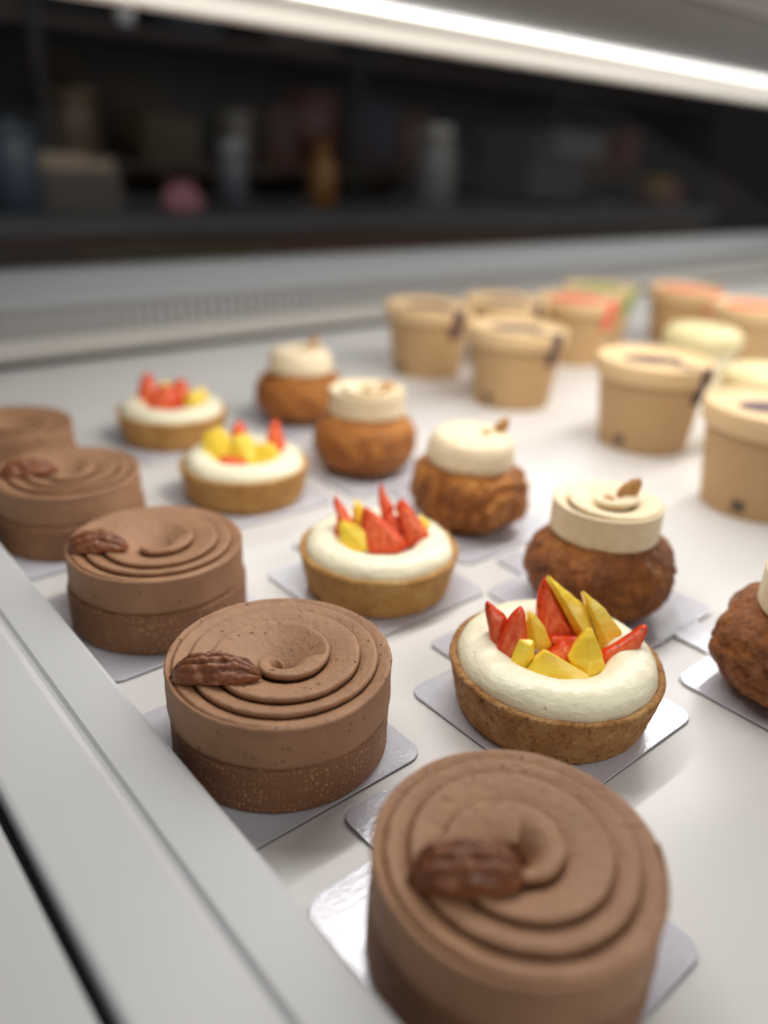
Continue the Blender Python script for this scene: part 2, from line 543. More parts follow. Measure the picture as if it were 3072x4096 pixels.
t = on('blue_canister', 'blurred blue canister at the far left of the counter behind the glass', 'canister', 452, 1500, CZ)
obj('body', ring_body('body', [(38, 0), (40, 3), (40, 110), (38, 114)], simple('blue_tin', lin(66, 80, 94), 0.4)), t)
obj('lid', ring_body('lid', [(41, 114.4), (41, 126), (37, 130), (12, 131), (10, 142), (3, 144)], simple('blue_tin_lid', lin(58, 72, 84), 0.4)), t)

t = on('beige_tray', 'blurred beige tray of goods beside the blue canister behind the glass', 'tray', 560, 1540, CZ)
obj('tray_box', boxes('tray_box', [(-90, -50, 0, 70, 50, 66)], simple('beige_card', lin(84, 76, 68), 0.6)), t)
obj('goods', boxes('goods', [(-80, -42, 66.2, 20, 40, 92), (24, -40, 66.2, 64, 38, 84)], simple('beige_goods', lin(156, 136, 112), 0.6)), t)

t = on('grey_jar', 'blurred grey jar in the middle of the far counter', 'jar', 865, 1500, CZ)
obj('body', ring_body('body', [(26, 0), (30, 4), (30, 92), (24, 104)], simple('grey_glass', lin(85, 90, 97), 0.3)), t)
obj('lid', ring_body('lid', [(26, 104.4), (26, 122), (22, 126)], simple('grey_lid', lin(146, 146, 148), 0.4)), t)

t = on('amber_bottle', 'blurred amber bottle on the far counter between grey jar and pale jar', 'bottle', 1150, 1590, CZ)
obj('body', ring_body('body', [(30, 0), (33, 4), (33, 84), (14, 110), (13, 140)], simple('amber_glass', lin(126, 82, 26), 0.3)), t)
obj('cap', ring_body('cap', [(15, 140.4), (15, 156), (12, 158)], DARKGAP), t)

t = on('pale_jar', 'blurred tall pale jar on the far counter right of the amber bottle', 'jar', 1600, 1690, CZ)
obj('body', ring_body('body', [(48, 0), (52, 4), (52, 120), (40, 150), (36, 160)], simple('pale_plastic', lin(126, 122, 119), 0.4)), t)
obj('lid', ring_body('lid', [(37, 160.4), (37, 186), (30, 190)], simple('pale_plastic_cap', lin(183, 178, 173), 0.4)), t)

t = on('coffee_machine', 'blurred grey machine at the right of the far counter', 'machine', 1900, 1560, CZ)
obj('body', boxes('body', [(-110, -40, 0, 110, 160, 190)], simple('machine_grey', lin(63, 62, 63), 0.4)), t)
obj('head', boxes('head', [(-110, -110, 130, 110, -40.5, 190)], simple('machine_head', lin(80, 78, 75), 0.4)), t)
obj('drip_tray', boxes('drip_tray', [(-100, -110, 0, 100, -40.5, 22)], DARKGAP), t)

t = on('fruit_basket', 'blurred basket of red and yellow fruit at the right beyond the glass', 'basket', 2260, 1420, CZ)
obj('basket', ring_body('basket', [(60, 0), (84, 50), (80, 50), (58, 6)], simple('basket_brown', lin(85, 51, 31), 0.7)), t)
for (x, y, z, r, c) in ((-30, -20, 56, 34, (120, 92, 20)), (28, -18, 54, 32, (104, 34, 20)), (0, 30, 60, 34, (112, 70, 20))):
    V, F = lathe([(r * math.sin(a * math.pi / 12), z - r * math.cos(a * math.pi / 12)) for a in range(1, 12)], 20)
    V = [(p[0] + x, p[1] + y, p[2]) for p in V]
    obj('fruit', mesh('fruit', V, F, simple('fruit_skin', lin(*c), 0.4)), t)

# things on the rack, upper left
def canister(label, v, u, z, r, h, c):
    t = on('rack_canister', label, 'canister', v, u, z)
    obj('body', ring_body('body', [(r * 0.94, 0), (r, 3), (r, h), (r * 0.9, h + 4)], simple('canister_paint', lin(*c), 0.45)), t)
    obj('lid', ring_body('lid', [(r * 1.03, h + 4.4), (r * 1.03, h + 18), (r * 0.9, h + 22)], simple('canister_lid', lin(*[min(255, int(k * 1.15)) for k in c]), 0.4)), t)
canister('blurred tan canister on the rack at the upper left behind the glass', 800, 2150, 162.4, 60, 130, (107, 87, 67))
canister('blurred pale round canister on the rack left of the middle behind the glass', 1240, 2120, 162.4, 44, 110, (112, 107, 102))
canister('blurred rust coloured canister on the rack right of the pale one', 1900, 2150, 162.4, 70, 150, (72, 40, 32))
canister('blurred slate canister high on the rack under the light bar', 1120, 2150, 452.4, 90, 130, (62, 68, 78))
canister('small dark red canister on the rack at the far right behind the glass', 3100, 2150, 162.4, 60, 150, (92, 37, 30))
canister('blurred dark red canister on the rack above the amber bottle', 1500, 2140, 162.4, 90, 170, (77, 37, 32))
canister('wide blurred brown canister on the upper rack shelf left of the white cup', 660, 2130, 452.4, 85, 90, (82, 72, 62))
canister('blurred blue grey canister on the rack above the pale jar at its right', 2350, 2150, 162.4, 80, 120, (57, 62, 75))
def rack_box(label, v, z, w, h, c):
    t = on('rack_box', label, 'box', v, 2120, z)
    obj('body', boxes('body', [(-w / 2, -70, 0, w / 2, 70, h)], simple('box_card', lin(*c), 0.6)), t)
    obj('lid', boxes('lid', [(-w / 2 - 3, -73, h + 0.3, w / 2 + 3, 73, h + 22)], simple('box_lid', lin(*[int(k * 1.2) for k in c]), 0.6)), t)
rack_box('blurred dark rust box on the rack left of the dark red canister', 1350, 162.4, 90, 120, (64, 36, 28))
rack_box('blurred olive brown box on the rack beside the tan canister', 1010, 162.4, 150, 80, (62, 54, 34))
rack_box('blurred navy box on the rack between dark red and rust coloured canisters', 1700, 162.4, 110, 150, (34, 38, 56))
rack_box('wide blurred maroon box on the rack toward the right behind the glass', 2750, 162.4, 260, 130, (66, 32, 28))
rack_box('blurred grey brown box on the upper rack shelf right of the slate canister', 1420, 452.4, 220, 110, (60, 52, 48))
t = on('white_cup', 'small blurred white cup on the upper rack shelf at the left', 'cup', 930, 2090, 452.4)
obj('cup_wall', ring_body('cup_wall', [(16, 0), (22, 40), (20, 40), (14, 4)], simple('white_ceramic', lin(255, 255, 255), 0.3)), t)

# ------------------------------------------------------------------ cake boards
def board_mesh():
    pts = []
    H, R = 42.0, 7.0
    def corner(cx, cy, r, a0, a1, n=7):
        for k in range(n):
            a = math.radians(a0 + (a1 - a0) * k / (n - 1))
            pts.append((cx + r * math.cos(a), cy + r * math.sin(a)))
    corner(H - R, -H + R, R, -90, 0); corner(H - R, H - R, R, 0, 90)
    pts.append((12.5, H)); pts.append((11, H + 1.5))
    corner(11 - 4.5, H + 21 - 4.5, 4.5, 0, 90, 6); corner(-11 + 4.5, H + 21 - 4.5, 4.5, 90, 180, 6)
    pts.append((-11, H + 1.5)); pts.append((-12.5, H))
    corner(-H + R, H - R, R, 90, 180); corner(-H + R, -H + R, R, 180, 270)
    n = len(pts); T = 1.25
    ins = [(x * 0.994, y * 0.994) for x, y in pts]
    V = [(x, y, 0) for x, y in pts] + [(x, y, T - 0.3) for x, y in pts] + [(x, y, T) for x, y in ins]
    F = [tuple(range(n))[::-1]] + [(j, (j + 1) % n, n + (j + 1) % n, n + j) for j in range(n)] + [(n + j, n + (j + 1) % n, 2 * n + (j + 1) % n, 2 * n + j) for j in range(n)] + [tuple(range(2 * n, 3 * n))]
    mi = [1] + [1] * n + [0] * n + [0]
    return mesh('cake_board', V, F, [BOARD, BOARDEDGE], smooth=False, midx=mi)
BOARD_ME = board_mesh()
BT = 1.3
def cake_board(v, u, label, rz=0.0):
    o = obj('cake_board', BOARD_ME, None, (v * MM, u * MM, 0.05 * MM))
    o.rotation_euler = (0, 0, math.radians(rz))
    tag(o, label, 'cake board', 'silver cake boards under the pastries')

# ------------------------------------------------------------------ chocolate tarts
def interp(tab, t):
    if t <= tab[0][0]: return tab[0][1]
    for (a, x), (b, y) in zip(tab, tab[1:]):
        if t <= b:
            return x + (y - x) * (t - a) / (b - a)
    return tab[-1][1]
def smooth_tab(tab, t):
    return (interp(tab, t - 0.08) + interp(tab, t - 0.04) + 2 * interp(tab, t) + interp(tab, t + 0.04) + interp(tab, t + 0.08)) / 6

def swirl_mesh(name, R, z0, z1, rt, et, t_start, t_wall, mat, steps=200, step_drop=3.3, seed=0, pit=-15, ang0=0.0, lip=0.0, wob=0.55):
    """a piped spiral: a ribbon whose outer edge overlaps the next turn; rt, et = tables turn -> r/R and edge height over z1"""
    t_end = t_wall + 1.0
    n = int((t_end - t_start) * steps)
    V, F = [], []
    nt = 14
    rows = []
    for i in range(n + 1):
        t = t_start + (t_end - t_start) * i / n
        th = 2 * math.pi * t + ang0
        c, s = math.cos(th), math.sin(th)
        ro = R * min(1.0, smooth_tab(rt, t))
        ri = R * min(1.0, smooth_tab(rt, t - 1)) if t > 1 else 0.0
        ro += wob * nz(c * 1.7 + seed, s * 1.7, min(t, t_wall) * 0.9) + 0.2 * nz(c * 9 + seed, s * 9, min(t, t_wall) * 3) + 0.13 * nz(c * 34 + seed, s * 34, min(t, t_wall) * 5)
        ri = min(ri, ro - 0.8)
        ze = z1 + smooth_tab(et, t)
        if t > t_wall + 0.9: ze += lip * (t - t_wall - 0.9) / 0.1
        zi = (z1 + smooth_tab(et, t - 1) - step_drop) if t > 1 else z1 + pit
        row = []
        over = 1.4 if t > 1 else 0.0
        for k in range(nt):
            q = k / (nt - 1)
            r = (ri - over) * (1 - q) + (ro - 1.1) * q
            if t > 1:
                z = zi + (ze - zi) * q ** 1.15 + 0.45 * math.sin(math.pi * q)
            else:
                z = zi + (ze - zi) * (1 - (1 - q) ** 2.7)
            if t > 1: z -= 1.5 * math.exp(-q / 0.10)
            if q > 0.8: z += (0.3 * nz(c * 16 + seed, s * 16, t) + 0.25 * nz(c * 40, s * 40 + seed, t)) * (q - 0.8) / 0.2
            z += 0.16 * nz(r * c * 0.35 + seed, r * s * 0.35, 1.0) + 0.07 * nz(r * c * 1.1, r * s * 1.1, seed)
            row.append((max(r, 0), z))
        row += [(ro - 0.55, ze - 0.12), (ro - 0.15, ze - 0.5), (ro, ze - 1.05), (ro - 0.12, ze - 1.8)]
        w = min(1.0, max(0.0, (t - t_wall + 0.06) / 0.06))
        zb = (ze - 5.0) * (1 - w) + (z0 + 0.9) * w
        rb = ro - 2.8 * (1 - w)
        for k in range(1, 11):
            q = k / 10
            zz = (ze - 1.8) * (1 - q) + zb * q
            rr = (ro - 0.12) * (1 - q) + rb * q
            if w > 0.5: rr += 0.28 * nz(c * 2.2 + 7 + seed, s * 2.2, zz * 0.16) + 0.1 * nz(c * 7, s * 7 + seed, zz * 0.7) - 0.12
            row.append((rr, zz))
        row.append((rb - 0.9 if w > 0.5 else rb - 0.4, zb - 0.8 * w))
        row.append((max(rb - 4.0, 0), zb - 0.85 * w))
        rows.append(len(row))
        V += [(r * c, r * s, z) for r, z in row]
    m = rows[0]
    for i in range(n):
        for j in range(m - 1):
            F.append((i * m + j, i * m + j + 1, (i + 1) * m + j + 1, (i + 1) * m + j))
    # end faces of the ribbon
    F.append(tuple(range(n * m, n * m + m)))
    F.append(tuple(range(0, m))[::-1])
    # solid heart under the ribbon
    cv, cf = lathe([(0.05, z1 + pit - 0.8), (0.18 * R, z1 + pit * 0.6 - 2.0), (0.4 * R, z1 - step_drop - 1.6), (0.93 * R, z1 - step_drop - 1.8), (0.93 * R, z0 + 0.4)], 48)
    o = len(V)
    V += cv
    F += [tuple(o + k for k in f) for f in cf]
    return mesh(name, V, F, mat)

RT_A = [(0, 0.02), (.25, .09), (.5, .18), (.75, .30), (1, .43), (1.25, .53), (1.5, .60), (1.75, .65), (2, .71), (2.25, .75), (2.5, .79), (2.75, .83), (3, .865), (3.25, .90), (3.5, .935), (3.75, .97), (3.94, 1), (6, 1)]
RT_B = [(0, 0.03), (.25, .12), (.5, .22), (.78, .33), (1.03, .42), (1.28, .50), (1.53, .575), (1.78, .65), (2.03, .70), (2.28, .74), (2.53, .78), (2.78, .82), (3.03, .86), (3.28, .90), (3.53, .95), (3.78, 1), (6, 1)]
ET = [(0, -8), (.25, -4.6), (.5, -1.6), (.75, 0.3), (1, 1.1), (1.5, 1.3), (2, 1.1), (3, 0.7), (3.75, 0.1), (6, 0)]
ET_B = [(0, 1.5), (.12, 1.2), (.25, -2.5), (.5, -1.0), (.75, 0.6), (1, 1.3), (1.5, 1.3), (2, 1.1), (3, 0.7), (3.75, 0.1), (6, 0)]

def choc_crust_mesh(R, h):
    prof = refine([(R - 2.2, 0), (R - 0.7, 0.4), (R, 1.6), (R, h - 1.9), (R - 0.5, h - 0.8), (R - 1.5, h - 0.2), (R - 2.6, h)], 0.8)
    def fn(t, r, z, i):
        return r + 0.22 * nz(math.cos(t) * 3, math.sin(t) * 3, z * 0.2) + 0.1 * nz(math.cos(t) * 14, math.sin(t) * 14, z * 0.6), z
    N = 220
    V, F = lathe(prof, N, fn)
    uv = [(R * math.atan2(p[1], p[0]), p[2], 0.0) for p in V]
    cap(V, F, 0, N, 0); cap(V, F, len(prof) - 1, N, h)
    uv += [(0, 0, 0), (0, 0, 0)]
    return mesh('crust', V, F, CHOCCRUST, uv=uv)

def pecan_mesh(L=30.0, W=14.5, H=7.5, seed=0):
    """half a pecan: two lobes with a groove between and wrinkled ridges along them"""
    NU, NV = 96, 80
    V, C = [], []
    for i in range(NU + 1):
        s = i / NU
        x = (s - 0.5) * L
        env = max(0.0, 1 - abs(2 * s - 1) ** 2.9) ** 0.5
        env *= 1 - 0.16 * s
        for j in range(NV):
            a = 2 * math.pi * j / NV
            y = math.cos(a); z = math.sin(a)
            g = 0.0
            if z > -0.35:
                w = 0.05 * math.sin(s * 9 + seed) + 0.05 * nz(s * 5, seed, 0)
                fade = min(1.0, (z + 0.35) / 0.4)
                for y0, wd, dp in ((0.03, 0.10, 0.30), (0.5, 0.085, 0.17), (-0.46, 0.085, 0.17), (0.86, 0.08, 0.10), (-0.84, 0.08, 0.10)):
                    g += dp * math.exp(-((y - y0 - w) / wd) ** 2) * fade
            rd = 1.0 - g + 0.10 * nz(s * 6 + seed, y * 3.2, z * 2) + 0.075 * nz(s * 15 + seed, y * 5, z * 4) + 0.03 * nz(s * 34, y * 11, z * 8 + seed)
            yy = y * rd * env * W / 2
            zz = z * rd * env * (H if z > 0 else H * 0.35)
            V.append((x + 0.7 * nz(y * 2, z * 2, seed) * (1 if 0 < i < NU else 2.2), yy, zz + 1.4 - 1.5 * (2 * s - 1) ** 2))
            C.append(max(0.0, min(1.0, 1.0 - g * 3.6)))
    F = grid(NU + 1, NV)
    F.append(tuple(range(NV))[::-1]); F.append(tuple(range(NU * NV, NU * NV + NV)))
    return fix_normals(mesh('pecan', V, F, PECAN, core=C))

CRUST_CH = choc_crust_mesh(41.3, 20.0)
CREAM_A = swirl_mesh('cream_swirl', 41.0, 20.0, 37.0, RT_A, ET, 0.04, 3.96, CHOC, seed=3.1, lip=1.0, ang0=0.0)
CREAM_B = swirl_mesh('cream_swirl', 39.9, 20.0, 37.4, RT_B, ET_B, 0.04, 3.8, CHOC, seed=9.4, lip=1.2, ang0=1.35)
CREAM_C = swirl_mesh('cream_swirl', 40.2, 20.0, 36.6, RT_A, ET, 0.04, 3.96, CHOC, seed=17.2, lip=2.0, ang0=0.42, steps=140)
CREAM_D = swirl_mesh('cream_swirl', 40.2, 20.0, 36.8, RT_B, ET, 0.04, 3.8, CHOC, seed=31.0, lip=1.0, ang0=0.7, steps=140)
PEC = [pecan_mesh(30.5, 15, 8, 1.3), pecan_mesh(30, 17, 9.5, 5.7), pecan_mesh(27, 15, 8, 9.1)]

def choc_tart(v, u, label, cream, s=1.0, pecan=None, rz=0.0, crust_s=None):
    t = thing('chocolate_tart', label, 'tart', (v * MM, u * MM, BT * MM), -YAW + math.radians(rz), 'chocolate swirl tarts along the rail')
    c = obj('crust', CRUST_CH, t); c.scale = (crust_s or s, crust_s or s, 1); c.rotation_euler = (0, 0, v * 3.3)
    c = obj('cream_swirl', cream, t); c.scale = (s, s, 1)
    if pecan:
        me, x, y, z, yaw, tilt, roll = pecan
        p = obj('pecan', PEC[me], t, (x * MM, y * MM, z * MM))
        p.rotation_euler = (math.radians(roll), math.radians(tilt), math.radians(yaw))
    return t

def frame(v, u):  # case offset (v, u) -> tart frame
    return (v * math.cos(YAW) - u * math.sin(YAW), v * math.sin(YAW) + u * math.cos(YAW))

choc_tart(132.5, 91.5, 'nearest chocolate swirl tart, cut off by the bottom edge of the photo', CREAM_B, 0.985, (1, -14.2, -9.2, 37.0, 7, 3, -8), crust_s=0.955)
choc_tart(131.0, 204.3, 'sharp chocolate swirl tart with a glossy pecan, second from the front', CREAM_A, 1.0, (0, -20.3, -14.5, 36.9, 6, 1, -8), crust_s=0.975)
choc_tart(135.5, 316.2, 'chocolate swirl tart with short pecan at its left rim, third from the front', CREAM_C, 0.99, (2, -23.0, -11.0, 36.6, 6, -2, -8), crust_s=0.985)
choc_tart(133.4, 423.4, 'blurred chocolate swirl tart with dark pecan, fourth from the front', CREAM_D, 0.975, (0, -19.0, -4.3, 36.4, 12, -2, -8), rz=8)
choc_tart(131.4, 523.9, 'very blurred chocolate tart farthest along the rail, cut by the left edge', CREAM_C, 0.985, None, rz=-40)

cake_board(136, 96, 'silver cake board under the nearest chocolate tart, its left corner bright')
cake_board(127, 206, 'silver cake board under the chocolate tart that is in sharp focus')
cake_board(134, 315, 'silver cake board under the third chocolate tart from the front')
cake_board(133.5, 422, 'silver cake board under the fourth chocolate tart from the front')
cake_board(131.5, 523, 'silver cake board under the farthest chocolate tart')

# ------------------------------------------------------------------ fruit tarts
def tart_shell_mesh(R, seed, mat):
    k = R / 41.0
    prof = refine([(31 * k, 0), (34.6 * k, 0.2), (36.0 * k, 0.9), (36.9 * k, 2.4), (37.7 * k, 6), (39.2 * k, 13), (40.5 * k, 19.5), (41.0 * k, 21.4), (40.8 * k, 22.3), (40.0 * k, 22.8), (38.6 * k, 22.6), (37.6 * k, 21.8), (37.0 * k, 18.5)], 0.7)
    def fn(t, r, z, i):
        c, s = math.cos(t), math.sin(t)
        d = 0.35 * nz(c * 2 + seed, s * 2, z * 0.1) + 0.35 * nz(c * 11 + seed, s * 11, z * 0.35) + 0.25 * nz(c * 24, s * 24 + seed, z * 0.8) - 1.6 * max(0.0, nz(c * 15 + 3, s * 15 + seed, z * 0.4) - 0.34)
        return r + d, z + (0.45 * nz(c * 3, s * 3 + seed, 2) + 0.25 * nz(c * 12, s * 12, seed)) * min(1, z / 20)
    N = 240
    V, F = lathe(prof, N, fn)
    cap(V, F, 0, N, 0); cap(V, F, len(prof) - 1, N, 18.2)
    return mesh('crust', V, F, mat)

def cream_ring_mesh(R, seed):
    k = R / 41.0
    NA, NB = 180, 56
    V = []
    for i in range(NA):
        t = 2 * math.pi * i / NA
        c, s = math.cos(t), math.sin(t)
        rc = (28.0 + 0.5 * nz(c * 1.3 + seed, s * 1.3, 0)) * k
        aw = (10.0 + 0.8 * nz(c * 1.5, s * 1.5 + seed, 3)) * k
        ah = (8.4 + 0.6 * nz(c * 1.5 + 5, s * 1.5, seed)) * k
        for j in range(NB):
            b = 2 * math.pi * j / NB
            d = 1 + 0.03 * nz(c * 5 + seed, s * 6, b * 1.2) + 0.01 * nz(c * 18, s * 18, b * 3 + seed)
            cb, sb = math.cos(b), math.sin(b)
            r = rc + aw * d * math.copysign(abs(cb) ** 0.92, cb)
            z = 20.9 + ah * d * math.copysign(abs(sb) ** 0.95, sb)
            V.append((r * c, r * s, z))
    F = []
    for i in range(NA):
        for j in range(NB):
            a, b = (i + 1) % NA, (j + 1) % NB
            F.append((i * NB + j, a * NB + j, a * NB + b, i * NB + b))
    o = len(V)
    # cream floor of the well in the middle
    for j in range(48):
        t = 2 * math.pi * j / 48
        V.append((20 * k * math.cos(t), 20 * k * math.sin(t), 20.6))
    V.append((0, 0, 20.2))
    F += [(o + j, o + (j + 1) % 48, o + 48) for j in range(48)]
    return mesh('cream_ring', V, F, VANILLA)

FWD = Vector((0, math.cos(0.425), -math.sin(0.425)))
def slab(name, pts, kind, thick, seed):
    """a cut piece of fruit: outline, bevelled edges, softly bulging cut face, real thickness"""
    P = [Vector(p) for p in pts]
    n0 = len(P)
    out = []
    if kind == 's':       # rounded outline
        for i in range(n0):
            a, b, c, d = P[i - 1], P[i], P[(i + 1) % n0], P[(i + 2) % n0]
            for k in range(6):
                t = k / 6
                out.append(0.5 * ((2 * b) + (c - a) * t + (2 * a - 5 * b + 4 * c - d) * t * t + (3 * b - a - 3 * c + d) * t ** 3))
    else:                 # straight cuts, slightly eased corners
        for i in range(n0):
            b, c = P[i], P[(i + 1) % n0]
            for k in range(6): out.append(b.lerp(c, (k + 0.5) / 6))
    n = len(out)
    cen = sum(out, Vector()) / n
    bulge = 1.9 if kind == 's' else 2.2 + 0.8 * math.sin(seed * 2.3)
    if kind == 's':
        prof = [(0.25, -bulge, 1.0), (0.55, -bulge * 0.8, 0.85), (0.8, -bulge * 0.4, 0.4), (0.94, 0.0, 0.1), (1.0, 0.8, 0.0), (1.03, thick * 0.4, 0.0), (0.98, thick * 0.75, 0.0), (0.8, thick * 0.97, 0.1), (0.4, thick * 1.08, 0.5)]
        shrink = 0.0
    else:
        prof = [(0.0, -bulge, 0.6), (0.45, -bulge * 0.6, 0.5), (0.95, -0.1, 0.35), (1.0, 0.3, 0.9), (0.99, thick * 0.5, 0.15), (0.95, thick * 0.92, 0.2), (0.9, thick, 0.2), (0.4, thick, 0.4)]
    tip = max(P, key=lambda q: (q - cen).length)
    side = Vector((tip - cen)).cross(FWD).normalized() * (1.6 * math.sin(seed * 5.1 + 1))
    ra, rb = cen + (tip - cen) * 0.72 + side * 0.4, cen - (tip - cen) * 0.5 + side
    def ridge(q):
        t = max(0.0, min(1.0, (q - ra).dot(rb - ra) / max((rb - ra).length_squared, 1e-6)))
        return ra.lerp(rb, t)
    V, C = [], []
    for sc, d, co in prof:
        for q in out:
            hub = ridge(q) if (kind == 'm' and d < 0.2) else cen
            p = hub + (q - hub) * sc + FWD * d
            w = 0.22 * noise.noise(p * 0.35 + Vector((seed, 0, 0)))
            V.append(tuple(p + Vector((w, w * 0.5, w)) ))
            C.append(co)
    F = grid(len(prof), n)
    if kind == 's':
        V.append(tuple(cen + FWD * (-bulge))); C.append(1.0)
        F += [(j, len(V) - 1, (j + 1) % n) for j in range(n)]
    V.append(tuple(cen + FWD * (thick * (1.1 if kind == 's' else 1.0)))); C.append(0.5)
    o = (len(prof) - 1) * n
    F += [(o + j, o + (j + 1) % n, len(V) - 1) for j in range(n)]
    me = fix_normals(mesh(name, V, F, STRAW if kind == 's' else MANGO, core=C))
    if kind == 'm':
        me.polygons.foreach_set('use_smooth', [False] * len(me.polygons))
    return me

